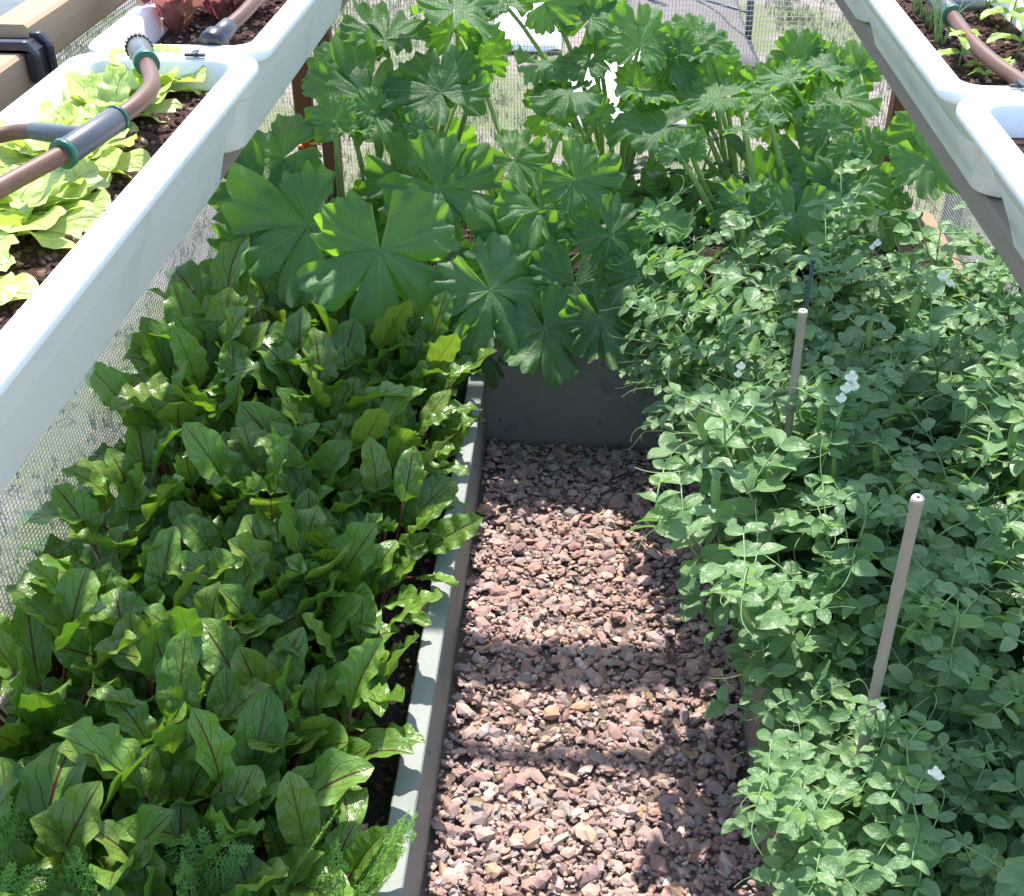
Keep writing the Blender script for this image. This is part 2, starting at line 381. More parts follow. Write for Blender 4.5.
for x in (-.952, .99):
    mb = MB(); mb.box((x, 2.577, -.02), (x+.04, 3.398, .30), bev=.003); mb.build('side_board', M['woodY'], bed, False)
soilgrid(-.911, .989, 2.576, 3.399, .23, .015, M['soil'], M['clod'], bed, 2600, .013, seed=4)

# netting frames
def netting(name_lab, corner, du, dv, lu, lv, su, sv, r_, parent, seed):
    """rectangular net: strands along u every sv, along v every su"""
    m = MB(); corner = Vector(corner); du = Vector(du); dv = Vector(dv); n = du.cross(dv).normalized()
    def pos(a, b): return corner+du*a+dv*b+n*(.010*noise.noise(Vector((a*3, b*3, seed))))+dv*(.004*noise.noise(Vector((a*6, b*2, seed+5))))+du*(.004*noise.noise(Vector((a*2, b*6, seed+9))))
    def strand(ps, rr):
        prev = None
        for i, p in enumerate(ps):
            t = (ps[min(i+1, len(ps)-1)]-ps[max(i-1, 0)]).normalized(); s_ = t.cross(n).normalized()
            ring = [m.vert(p+s_*rr), m.vert(p+n*rr), m.vert(p-s_*rr), m.vert(p-n*rr)]
            if prev:
                for k_ in range(4): m.face([prev[k_], prev[(k_+1) % 4], ring[(k_+1) % 4], ring[k_]])
            prev = ring
    b = 0
    while b <= lv: strand([pos(lu*i/20, b) for i in range(21)], r_); b += sv
    a = 0
    while a <= lu: strand([pos(a, lv*i/14) for i in range(15)], r_*.8); a += su
    o = m.build('netting', M['wire'], parent, False); return o
fr = thing('netting_fence', 'pale garden netting on timber posts behind the squash plants', 'fence')
netting('', (-.99, 3.47, .0), (1, 0, 0), (0, 0, 1), 2.09, 1.95, .0095, .0135, .00085, fr, 1)
for x in (-.835, -.765): 
    mb = MB(); mb.box((x, 3.345, .2), (x+.048, 3.39, 1.95), bev=.003); mb.build('post', M['woodZ'], fr, False)
mb = MB(); mb.box((.845, 3.33, .2), (.915, 3.39, 1.95), bev=.003); mb.build('post', M['woodZ'], fr, False)
mb = MB(); mb.box((-1.02, 3.395, 1.9), (1.02, 3.44, 1.95), bev=.003); mb.build('rail', M['woodX'], fr, False)
fr = thing('netting_fence', 'pale garden netting stretched along the outer side of the beetroot bed', 'fence')
netting('', (-.985, .3, .0), (0, 1, 0), (0, 0, 1), 3.16, 1.28, .0115, .0092, .0012, fr, 2)
for y in (.3, 3.42):
    mb = MB(); mb.box((-1.045, y, 0), (-1.0, y+.045, 1.9), bev=.003); mb.build('post', M['woodZ'], fr, False)
fr = thing('netting_fence', 'pale garden netting stretched along the outer side of the pea bed', 'fence')
netting('', (1.07, .3, .0), (0, 1, 0), (0, 0, 1), 3.16, 1.28, .0125, .0105, .0013, fr, 3)
for y in (.3, 3.42):
    mb = MB(); mb.box((1.08, y, 0), (1.125, y+.045, 1.9), bev=.003); mb.build('post', M['woodZ'], fr, False)
# unseen boards added above the frame to cast shade bands on the gravel
for y, wd, lab in ((2.82, .11, 'wide grey board added out of view to cast a shade band on the gravel'), (2.62, .035, 'narrow grey batten added out of view to cast a thinner shade band')):
    mb = MB(); mb.box((-1.1, y, 1.952), (1.1, y+wd, 1.985), bev=.003); tag(mb.build('shade_board', M['greyboard'], None, False), lab, 'board')

# trough rails
def rail(x0, x1, y0, y1, z0, z1, mat, lab, bev=.004):
    mb = MB(); mb.box((x0, y0, z0), (x1, y1, z1), bev=bev); return tag(mb.build('timber_rail', mat, None, False), lab, 'rail')
rail(-.510, -.468, .3, 3.34, 1.118, 1.157, M['woodg'], 'weathered timber rail under the white troughs above the beetroot')
rail(.470, .515, .3, 3.32, 1.122, 1.157, M['woodg'], 'weathered timber rail under the white troughs above the peas')
rail(-.703, -.658, .3, 1.405, 1.252, 1.302, M['woodY'], 'pale pine rail behind the trough of green lettuce, nearer length')
rail(-.713, -.663, 1.415, 3.3, 1.27, 1.325, M['woodY'], 'pale pine rail behind the trough of red lettuce, beyond the black bracket')
for i, (a, b, z, m_, lab) in enumerate(((-.80, -.735, 1.30, M['ledge'], 'blue grey ledge board next to the pine rail'), (-.93, -.84, 1.31, M['ledge'], 'blue grey ledge board farthest from the troughs'))):
    mb = MB(); mb.box((a, .3, z-.05), (b, 3.3, z), bev=.006); tag(mb.build('ledge_board', m_, None, False), lab, 'board')
# black bracket on the rail
br = thing('rail_bracket', 'black plastic bracket clamped round the pine rail joint', 'bracket', (-.680, 1.405, 1.258)); br.scale = (.9, .8, .72)
def arch(y, th, grow):
    m = MB(); prof = [(-.038-grow, .012), (-.038-grow, .060), (-.026-grow, .074+grow), (.026+grow, .074+grow), (.038+grow, .060), (.038+grow, .012), (.0275, .012), (.0275, .070), (-.0275, .070), (-.0275, .012)]
    f = [m.vert((px, y-th/2, pz)) for px, pz in prof]; b = [m.vert((px, y+th/2, pz)) for px, pz in prof]
    for a_, b_, c_, d_ in ((0, 1, 8, 9), (1, 2, 3, 4), (4, 5, 6, 7), (1, 4, 7, 8)):
        m.face([f[a_], f[b_], f[c_], f[d_]]); m.face([b[d_], b[c_], b[b_], b[a_]])
    for i in range(10): j = (i+1) % 10; m.face([f[j], f[i], b[i], b[j]])
    return m
for y in (-.028, .022):
    o = arch(y, .016, .006).build('clamp_plate', M['black'], br, False)
    md = o.modifiers.new('b', 'BEVEL'); md.width = .004; md.segments = 2
arch(0, .034, -.002).build('clamp_core', M['black'], br, False)

# ------------------------------------------------------------------ troughs
def rrect(x0, x1, y0, y1, r_, z, n=6, ny=10, bow=0):
    pts = []
    for cx, cy, a0 in ((x1-r_, y1-r_, 0), (x0+r_, y1-r_, PI/2), (x0+r_, y0+r_, PI), (x1-r_, y0+r_, 3*PI/2)):
        for i in range(n+1):
            a = a0+PI/2*i/n; pts.append((cx+r_*math.cos(a), cy+r_*math.sin(a), z))
    return pts
def trough(x0, x1, y0, y1, zr, lab, dirx, tap=.062, depth=.142):
    t = thing('trough', lab, 'trough', ((x0+x1)/2, (y0+y1)/2, zr-depth), group='white planting troughs')
    hx, hy = (x1-x0)/2, (y1-y0)/2; m = MB()
    # (inset x, inset y, z, corner radius)
    t2 = tap; tap = tap
    L = [(tap, tap*.7, 0, .03), (tap-.008, tap*.7-.008, .004, .035), (tap*.62, tap*.42, .070, .035), (tap*.62-.007, tap*.42-.006, .0735, .036), (.022, .018, .118, .03), (.018, .014, .122, .032),
         (.004, .003, .124, .034), (0, 0, .128, .036), (0, 0, .137, .036), (.003, .003, depth, .034), (.024, .024, depth, .026), (.028, .028, depth-.003, .024), (.034, .034, .10, .022), (.07, .06, .02, .02)]
    rings = []
    for ix, iy, z, r_ in L:
        rings.append([m.vert(p) for p in rrect(-hx+ix, hx-ix, -hy+iy, hy-iy, r_, z)])
    n = len(rings[0])
    m.face(rings[0][::-1])
    for a, b in zip(rings, rings[1:]):
        for i in range(n): m.face([a[i], a[(i+1) % n], b[(i+1) % n], b[i]])
    m.face(rings[-1])
    o = m.build('trough_body', M['trough'], t); md = o.modifiers.new('b', 'BEVEL'); md.width = .0015; md.segments = 1; md.limit_method = 'ANGLE'; md.angle_limit = R(40)
    s_ = soilgrid(-hx+.036, hx-.036, -hy+.038, hy-.038, .108, .005, M['compost'], M['ccrumb'], t, 900, .0055, seed=int(abs(x0*100)+y0*10))
    return t
ZR = 1.30
TL1 = trough(-.603, -.379, .56, 1.402, ZR, 'white plastic trough of pale green lettuce in the upper left corner', 1)
TL2 = trough(-.603, -.381, 1.408, 2.205, ZR, 'white plastic trough of red leaf lettuce beyond the green lettuce one', 1)
TL3 = trough(-.603, -.381, 2.212, 3.01, ZR, 'white plastic trough whose end just shows past the red lettuce trough', 1)
TR1 = trough(.387, .617, .46, 1.300, ZR, 'white plastic trough at the right edge with a pale dry stick on its soil', -1, tap=.083)
TR2 = trough(.384, .614, 1.306, 2.075, ZR, 'white plastic trough of onion and basil seedlings above the peas', -1, tap=.083)
TR3 = trough(.382, .612, 2.081, 2.87, ZR, 'white plastic trough farthest along above the pea side', -1, tap=.083)

# ------------------------------------------------------------------ leaf builders
def blade(mb, base, d, up, L, W, curl=.6, fold=.25, wav=.006, nv=10, nu=4, seed=0, shape='ovate', lobe=.06, freq=22, twist=0, m=0, rag=0):
    rr = random.Random(seed); d = Vector(d).normalized(); up = Vector(up); side = d.cross(up)
    side = side.normalized() if side.length > 1e-5 else d.orthogonal().normalized()
    p = Vector(base); ph1, ph2 = rr.uniform(0, 6), rr.uniform(0, 6); rows = []
    st = L/nv; a = -curl/nv
    for j in range(nv+1):
        v = j/nv
        if shape == 'beet': wd = (math.sin(PI*min(1, v*.9+.07))**.62)*(1 if v < .85 else (1-((v-.85)/.15)**2.2*.85))*min(1, .25+v*4.5)
        elif shape == 'ovate': wd = math.sin(PI*min(1, (v*.97+.015))**.85)**.75
        elif shape == 'round': wd = math.sin(PI*(v*.96+.02)**.75)**.5
        elif shape == 'obov': wd = math.sin(PI*(v*.95+.03)**1.5)**.6
        elif shape == 'lance': wd = math.sin(PI*(v*.98+.01)**.7)
        else: wd = 1
        nrm = side.cross(d).normalized(); row = []
        for i in range(-nu, nu+1):
            u = i/nu; ph = ph1 if u < 0 else ph2
            we = wd*W/2*(1+lobe*math.sin(v*freq*1.3+ph)*abs(u)**2+rag*2*noise.noise(Vector((v*9, ph*3, seed)))*abs(u))
            q = p+side*(u*we*math.cos(fold*abs(u)))+nrm*(we*abs(u)*math.sin(fold)+wav*abs(u)**1.6*math.sin(v*freq+ph)*min(1, wd*1.5))
            row.append(mb.vert(q, (.5+u*.5, v)))
        rows.append(row)
        p = p+d*st
        rot = Matrix.Rotation(a*(1+.3*math.sin(j*1.3+ph1)), 3, side); d = rot @ d
        if twist: tw = Matrix.Rotation(twist/nv, 3, d); side = tw @ side
    for j in range(nv):
        for i in range(2*nu): mb.face([rows[j][i], rows[j][i+1], rows[j+1][i+1], rows[j+1][i]], m)

def beet_proto(seed, big=.93):
    rr = random.Random(seed)
    t = thing('beetroot_plant', '', 'beetroot', group='beetroot plants filling the bed')
    lv, stt = MB(), MB(); n = rr.randint(13, 18)
    for i in range(n):
        az = i*2.4+rr.uniform(-.4, .4); f = i/(n-1)     # outer to inner
        tilt = R(5+44*(1-f)**1.1)+rr.uniform(-.1, .1)
        d = Vector((math.cos(az)*math.sin(tilt), math.sin(az)*math.sin(tilt), math.cos(tilt)))
        Ls = rr.uniform(.10, .18)*(.75+.35*f)*big; b = Vector((math.cos(az), math.sin(az), 0))*.012
        out = Vector((math.cos(az), math.sin(az), 0))
        top = b+d*Ls+Vector((0, 0, .01)); mid = b+d*Ls*.5+Vector((0, 0, .015))
        stt.tube(bez(b, mid, top, 4), [.0042, .0038, .0034, .003, .0026], 5)
        L = rr.uniform(.115, .17)*(.75+.25*math.sin(f*PI))*big; Wd = L*rr.uniform(.46, .62)
        dd = (d*1.0+out*rr.uniform(-.1, .5)+Vector((0, 0, rr.uniform(-.05, .5)))).normalized()
        upn = (Vector((0, 0, 1))-out*.5+Vector((rr.uniform(-.5, .5), rr.uniform(-.5, .5), 0)))
        if i % 3 == 0: upn = Vector((rr.uniform(-.3, .3), rr.uniform(-.3, .3), 1))
        blade(lv, top-dd*.004, dd, upn, L, Wd, curl=rr.uniform(.2, 1.4), fold=rr.uniform(.1, .5), wav=rr.uniform(.003, .009), nv=18, nu=4, seed=seed*100+i, lobe=rr.uniform(.01, .045), freq=rr.uniform(17, 28), twist=rr.uniform(-.6, .6), shape='beet', rag=rr.uniform(.02, .07))
    lv.build('leaves', M['beet'], t); stt.build('stalks', M['beet_stalk'], t)
    return t
EXTRA = []
protos = [beet_proto(i+1) for i in range(14)]; used = [False]*14
rr = random.Random(77); cols = [-.375, -.48, -.59, -.705, -.83]; cn = ['in the row beside the grey path board', 'in the second row from the path board', 'in the middle row of the bed', 'in the second row from the netting', 'in the row along the netting']
for ci, cx in enumerate(cols):
    NY = 14
    for j in range(NY):
        q = rr.randrange(14)
        lab = 'beetroot plant %s, %s from the squash bed' % (cn[ci], ORD[NY-1-j])
        if used[q]: o = dup(protos[q], lab)
        else: o = protos[q]; used[q] = True; o['label'] = lab
        y = .78+(2.42-.78)*j/(NY-1)+(ci % 2)*.03+rr.uniform(-.02, .02)
        x = cx+rr.uniform(-.015, .015)
        
        s = rr.uniform(.80, 1.20)*(1.06 if y < 1.2 else 1)*(.90 if ci == 0 else 1)*(1.12 if y > 2.1 and ci > 0 else 1)
        o.location = (x, y, .165); o.rotation_euler = (rr.uniform(-.12, .12), rr.uniform(-.12, .12)-((.10 if j % 3 else -.30) if ci == 0 else 0), rr.uniform(0, 6.28)); o.scale = (s, s, s*rr.uniform(.92, 1.1))
for q in range(14):
    if not used[q]:
        for c in list(protos[q].children): bpy.data.objects.remove(c)
        bpy.data.objects.remove(protos[q])

# carrots, feathery fronds at the front
def frond(mb, rr, base, d, L, up):
    d = Vector(d).normalized(); p = Vector(base); side0 = d.cross(Vector(up)).normalized(); n = 11
    pts = [p.copy()]
    for i in range(n):
        d = (d+Vector((0, 0, -.07))).normalized(); p = p+d*L/n; pts.append(p.copy())
        if i < 3: continue
        for sg in (-1, 1):
            l1 = L*.30*(1-(i-3)/(n-2))**.8+.006
            dd = (side0*sg+d*.9).normalized(); e = p.copy(); pv = e.copy()
            for k_ in range(6):
                e = pv+dd*l1/6; mb.tube([pv, e], .0006, 3, 0, False)
                for sg2 in (-1, 1):
                    l2 = l1*.38*(1-k_/7)+.003; nrm = dd.cross(side0.cross(d)).normalized()
                    d2 = (dd*.8+nrm*sg2).normalized(); up_ = dd.cross(nrm).normalized()
                    for w2 in (-.5, 0, .5):
                        d3 = (d2+dd*w2*1.2+up_*rr.uniform(-.3, .3)).normalized(); sd = d3.cross(up_).normalized()*.0009
                        a = mb.vert(e-sd); b = mb.vert(e+sd); c = mb.vert(e+d3*l2*rr.uniform(.7, 1.1)+sd*.7); g_ = mb.vert(e+d3*l2-sd*.7)
                        mb.face([a, b, c, g_])
                pv = e
    mb.tube(pts, [.0014*(1-.7*i/n) for i in range(n+1)], 4)
for i, (px, py, lab) in enumerate(((38, 890, 'small feathery carrot top nearest the corner below the beetroot leaves'), (92, 872, 'broad feathery carrot top below the beetroot, second from the corner'), (205, 898, 'carrot top cut by the bottom edge between two fuller tops'), (300, 868, 'tall feathery carrot top closest to the path board'))):
    p = P(px, py, Z=.40); rr = random.Random(200+i); t = thing('carrot_plant', lab, 'carrot plant', (p.x, p.y-.03, .17), group='carrot tops at the bed end'); m = MB()
    for k_ in range(6):
        az = rr.uniform(0, 6.28); tl = rr.uniform(.1, .42)
        frond(m, rr, (0, 0, 0), (math.cos(az)*math.sin(tl), math.sin(az)*math.sin(tl), math.cos(tl)), rr.uniform(.24, .31), (math.sin(az), .2, .9))
    m.build('leaves', M['carrot'], t)

# ------------------------------------------------------------------ squash
def squash_leaf(R_, seed, deep=.5):
    rr = random.Random(seed); m = MB(); NA, NR = 168, 9; lob = R(56); ph = rr.uniform(0, 6)
    vf = rr.uniform(-.05, .32); skew = rr.uniform(-1, 1); wavs = rr.uniform(.04, .12); droop = rr.uniform(.05, .38)
    c = m.vert((0, 0, 0), (.5, .5)); rings = []
    amps = [rr.uniform(.80, 1.10) for _ in range(8)]
    for j in range(1, NR+1):
        t = j/NR; row = []
        for i in range(NA+1):
            th = -R(168)+R(336)*i/NA
            q = th/lob; kx = round(q); dd = abs(q-kx)*2
            kk = max(-2, min(2, kx)); env = (1.05 if kk == 0 else .97 if abs(kk) == 1 else .84)*amps[kk+3]
            if abs(kk) == 2 and abs(q) > 2: dd = min(1, abs(abs(q)-2)*.62)
            tt0 = t
            rad = env*(1-deep*(.82*dd**8+.18*dd**2)*.95)+env*.10*abs(math.sin(PI*2*q+ph*.15))*tt0
            ser = .17*abs(((i*.15) % 1)-.5)+.035*noise.noise(Vector((i*.25, ph, 0)))
            rad = rad*(1-.0)+ser
            rad *= 1-.30*max(0, (abs(th)-R(140))/R(28))**2
            tt = t
            x = R_*rad*tt*math.sin(th); y = R_*rad*tt*math.cos(th)
            vein = math.exp(-(dd*tt*3.2)**2)
            z = R_*(vf*abs(math.sin(th))*tt-droop*tt**2.4*(.55+.45*math.cos(th-skew))+.16*tt*noise.noise(Vector((x/R_*1.6, y/R_*1.6, ph)))*2+wavs*tt**4*math.sin(th*5+ph)*.6+.085*tt**5*math.sin(th*19+ph*2)-.018*vein*tt*(1-tt*.5)+.05*noise.noise(Vector((x/R_*5, y/R_*5, ph))))
            z += R_*.22*tt*max(0, abs(th)-PI*.62)
            row.append(m.vert((x, y, z), (.5+.5*x/R_, .5+.5*y/R_)))
        rings.append(row)
    for i in range(NA): m.face([c, rings[0][i+1], rings[0][i]])
    for j in range(NR-1):
        for i in range(NA): m.face([rings[j][i], rings[j][i+1], rings[j+1][i+1], rings[j+1][i]])
    return m
# plants: base x, base y
SP = [(-.78, 2.78, 'squash plant at the left with a large lobed leaf spreading over the beetroot end'), (-.42, 2.95, 'squash plant with upright pale stalks in front of the left netting'),
      (-.10, 2.80, 'squash plant whose leaves drape over the dark end board'), (.08, 3.22, 'squash plant with tall sunlit leaves in front of the white plastic sheets'),
      (.45, 3.10, 'squash plant with one pale cupped leaf held out over bare stalks'), (.74, 2.98, 'squash plant beside the brown post at the right')]
PL = [thing('squash_plant', lab, 'squash plant', (x, y, .27), group='squash plants across the back bed') for x, y, lab in SP]
RGT = CM @ Vector((1, 0, 0)); UPI = CM @ Vector((0, 1, 0))
def put_leaf(pi, px, py, Y, size_px, ang, flat, seed, roll=0.0, deep=.5, stalk=True):
    """leaf attached at the point (px,py) on the plane y=Y, half size in px, tip pointing at screen angle ang, flat 0 = faces viewer, 1 = faces sky"""
    c = P(px, py, Y=Y); dep = (c-CAM).dot(CM @ Vector((0, 0, -1))); Rm = size_px*dep/F
    tocam = (CAM-c).normalized(); n = (Vector((0, 0, 1))*flat+tocam*(1-flat)+RGT*roll).normalized()
    a = R(ang); tip = RGT*math.cos(a)+UPI*math.sin(a); tip = (tip-n*tip.dot(n)).normalized(); sd = tip.cross(n).normalized()
    m = squash_leaf(Rm, seed, deep); mat = Matrix((sd, tip, n)).transposed()
    b = Vector(SP[pi][:2]+(.27,))
    m.v = [tuple(mat @ Vector(v)+c-b) for v in m.v]
    m.build('leaf', M['squash'], PL[pi])
    if stalk:
        rr = random.Random(seed); s0 = Vector((rr.uniform(-.03, .03), rr.uniform(-.03, .03), rr.uniform(0, .06)))
        e = c-b; midp = s0.lerp(e, .5)+Vector((e.x*-.10, e.y*-.1, .06+abs(e.z)*.15))-n*.05
        sm = MB(); sm.tube(bez(s0, midp, e-n*.002, 8), [.0085-.0035*i/8 for i in range(9)], 7); sm.build('stalk', M['squash_stalk'], PL[pi])
LV = [  # plant, px, py, Y, size, angle, flat, roll, deep
 (0, 380, 250, 2.50, 82, -92, .25, 0, .58), (0, 308, 226, 2.62, 70, 215, .35, -.1, .5), (0, 284, 158, 2.85, 52, 200, .45, -.1, .45),
 (0, 262, 190, 2.75, 55, 250, .3, -.3, .4), (1, 366, 98, 3.0, 66, 160, .35, 0, .5), (1, 425, 186, 2.8, 62, 170, .25, -.1, .62), (1, 440, 190, 2.75, 66, -25, .35, .15, .5),
 (1, 441, 92, 3.0, 62, 118, .45, 0, .5), (1, 385, 40, 3.15, 48, 60, .7, 0, .4), (1, 455, 10, 3.2, 48, 80, .8, 0, .4), (1, 350, 60, 3.1, 45, 150, .6, 0, .4),
 (2, 490, 290, 2.52, 66, -55, .3, .1, .5), (2, 470, 335, 2.56, 50, -110, .3, 0, .4), (2, 545, 330, 2.50, 50, -70, .3, 0, .45), (2, 600, 318, 2.50, 46, -60, .3, .1, .4),
 (2, 575, 180, 2.75, 50, -40, .35, .2, .4), (2, 540, 210, 2.75, 48, -60, .4, .1, .4), (2, 610, 235, 2.65, 42, -50, .4, .2, .35), (2, 640, 275, 2.55, 40, -80, .35, 0, .3),
 (2, 575, 285, 2.6, 52, -90, .4, 0, .4), (2, 520, 250, 2.7, 50, -100, .4, 0, .4), (2, 425, 310, 2.62, 55, -120, .35, 0, .4), (2, 660, 225, 2.6, 30, 70, .5, .2, .35),
 (0, 330, 300, 2.60, 50, -110, .35, 0, .4), (0, 255, 255, 2.72, 58, -100, .3, -.3, .4),
 (3, 570, 92, 3.1, 38, 190, .9, 0, .35), (3, 540, 64, 3.2, 36, 10, 1.05, 0, .3), (3, 590, 18, 3.28, 42, 60, .5, 0, .3), (3, 505, 4, 3.28, 32, 110, .7, 0, .3), (3, 640, 45, 3.15, 42, 70, .3, .3, .35),
 (3, 590, 60, 3.2, 30, -120, .7, 0, .35), (3, 640, 92, 3.1, 34, -10, 1.1, 0, .3), (3, 515, 160, 2.95, 42, -30, .5, 0, .4), (3, 672, 60, 3.2, 38, 70, .4, 0, .3),
 (4, 664, 128, 3.0, 50, 175, .62, 0, .15), (4, 718, 98, 3.1, 42, 160, .8, 0, .25), (4, 700, 45, 3.25, 40, 100, .6, .2, .3), (4, 747, 205, 2.85, 36, -90, .2, 0, .25), (4, 640, 190, 3.0, 36, -80, .4, 0, .3),
 (5, 790, 80, 3.15, 34, 150, .75, 0, .25), (5, 822, 70, 3.22, 36, 80, .8, 0, .25), (5, 800, 150, 3.0, 40, -60, .3, 0, .3), (5, 842, 100, 3.1, 34, -80, .7, 0, .25), (5, 928, 160, 2.85, 48, -40, .35, .2, .3),
 (5, 925, 130, 2.95, 44, -60, .3, .4, .3), (5, 770, 95, 3.2, 34, 200, .6, 0, .3),
 (5, 795, 215, 2.75, 36, -100, .3, 0, .3), (3, 700, 195, 2.95, 36, -90, .4, 0, .3)]
for i, (pi, px, py, Y, sz, an, fl, ro, dp) in enumerate(LV): put_leaf(pi, px, py, Y, sz*(1.06 if py > 200 else .96), an, fl, 300+i, ro, min(.74, dp*1.3))
BK = [(3, 590, 18, 3.3, 44, 60), (3, 672, 58, 3.2, 32, 60), (3, 545, 2, 3.25, 34, 20), (1, 480, 60, 3.3, 30, 40), (3, 545, 112, 3.15, 32, 0), (5, 810, 78, 3.3, 32, 60), (4, 780, 120, 3.3, 32, 100), (1, 437, 155, 3.3, 44, -90), (5, 835, 135, 3.3, 30, 40), (3, 640, 88, 3.2, 38, 10), (2, 455, 30, 3.3, 34, 80), (4, 690, 100, 3.3, 34, 60), (5, 780, 105, 3.3, 32, 30), (5, 860, 70, 3.3, 26, 120), (4, 735, 90, 3.3, 28, 45), (5, 800, 62, 3.3, 30, 120), (5, 838, 84, 3.3, 30, 60), (5, 770, 88, 3.25, 28, 100), (4, 712, 62, 3.3, 26, 80)]
for i, (pi, px, py, Y, sz, an) in enumerate(BK): put_leaf(pi, px, py, Y, sz, an, -.05, 700+i, 0, .3)
rs = random.Random(12)
for pi, x0, y0, x1, y1, Y in ((1, 335, 120, 345, 235, 2.9), (1, 352, 130, 372, 235, 2.95), (1, 372, 110, 388, 230, 3.0), (1, 392, 100, 398, 230, 3.1), (1, 405, 140, 392, 235, 3.0), (1, 432, 95, 402, 235, 3.1), (1, 455, 90, 412, 230, 3.15), (1, 385, 125, 362, 235, 3.1), (2, 480, 70, 440, 200, 3.2), (1, 420, 130, 425, 235, 2.9),
        (3, 560, 130, 520, 240, 3.0), (3, 600, 115, 555, 215, 3.1), (4, 675, 150, 720, 235, 2.9), (4, 690, 150, 728, 230, 2.95), (5, 770, 120, 790, 235, 2.95), (5, 745, 130, 755, 235, 2.9), (5, 830, 130, 795, 235, 3.0), (5, 850, 150, 800, 240, 2.9), (5, 815, 110, 785, 235, 3.1), (5, 870, 150, 835, 240, 2.95), (4, 700, 120, 740, 235, 3.1)):
    a = P(x1, y1, Y=Y); a.z = max(a.z, .24); b = P(x0, y0, Y=Y-.04); o_ = Vector(SP[pi][:2]+(.27,)); m = MB(); md_ = a.lerp(b, .5)+Vector((rs.uniform(-.02, .02), -.02, .015))
    m.tube([q-o_ for q in bez(a, md_, b, 8)], [.0095-.0035*i/8 for i in range(9)], 8); m.build('stalk', M['squash_stalk'], PL[pi])
    put_leaf(pi, x0, y0, Y-.04, rs.uniform(16, 27), rs.uniform(30, 150), rs.choice((-.1, .2, .8, 1.0)), 900+int(x0+y0), rs.uniform(-.3, .3), .35, False)
rq = random.Random(4)
for i in range(34):       # lower shaded leaves that close the gaps
    px = rq.uniform(235, 900); py = rq.uniform(195, 290) if px < 660 else rq.uniform(175, 235); Y = rq.uniform(2.85, 3.25)
    pi = min(range(6), key=lambda q: abs(SP[q][0]-P(px, py, Y=Y).x)); put_leaf(pi, px, py, Y, rq.uniform(34, 52), rq.uniform(-140, -40), rq.uniform(.15, .6), 800+i, rq.uniform(-.3, .3), .35)
# bare upright stalks and an orange bloom
def bloom(pi, px, py, Y, s, mat):
    c = P(px, py, Y=Y)-Vector(SP[pi][:2]+(.27,)); m = MB()
    for k_ in range(5):
        a = k_*2*PI/5; blade(m, c, (math.cos(a), -.2, .6+math.sin(a)*.6), (0, 0, 1), s, s*.6, .7, .3, .003, 6, 3, k_, 'lance')
    m.build('flower', mat, PL[pi])
bloom(0, 306, 148, 2.95, .05, M['orange']); bloom(1, 432, 222, 2.95, .03, M['orange']); bloom(3, 507, 180, 3.0, .022, M['orange'])

# ------------------------------------------------------------------ pepper-like dark plants
def pepper(loc, h, n, lab, seed, mat='pepper'):
    rr = random.Random(seed); t = thing('pepper_plant', lab, 'pepper plant', loc); st = MB(); lv = MB()
    for b in range(5):
        az = b*2.4; e = Vector((math.cos(az)*h*.35, math.sin(az)*h*.35, h*rr.uniform(.75, 1)))
        pts = bez((0, 0, 0), (e.x*.2, e.y*.2, h*.6), e, 8); st.tube(pts, [.006-.004*i/8 for i in range(9)], 5)
        for k_ in range(n):
            p = pts[rr.randint(3, 8)]; a2 = rr.uniform(0, 6.28); d = Vector((math.cos(a2), math.sin(a2), rr.uniform(-.3, .3)))
            st.tube([p, p+d*.03], .0013, 4); L = rr.uniform(.06, .10)
            blade(lv, p+d*.03, d, (0, 0, 1), L, L*.5, rr.uniform(.4, 1.2), .25, .002, 7, 3, seed*50+b*20+k_, 'lance', .02, 10)
    st.build('stem', M['pea_stem'], t); lv.build('leaves', M[mat], t); return t
pepper((.27, 3.02, .27), .36, 14, 'dark pepper plant between the squash plants in front of the netting', 1)
pepper((.20, 2.80, .27), .22, 12, 'low dark pepper plant just behind the grey end board', 3)
pepper((.76, 1.62, .175), .34, 12, 'pointed leaf pepper plant growing among the peas near the right edge', 2)
t = thing('dock_plant', 'broad leaf weed on bare soil at the right edge below the peas', 'weed', (.66, 1.28, .18)); m = MB()
for k_ in range(5):
    a = k_*1.26+.4; blade(m, (0, 0, .01), (math.cos(a), math.sin(a), .7), (0, 0, 1), .16, .08, 1.0, .2, .006, 10, 4, 900+k_, 'ovate')
m.build('leaves', M['lettuce'], t)

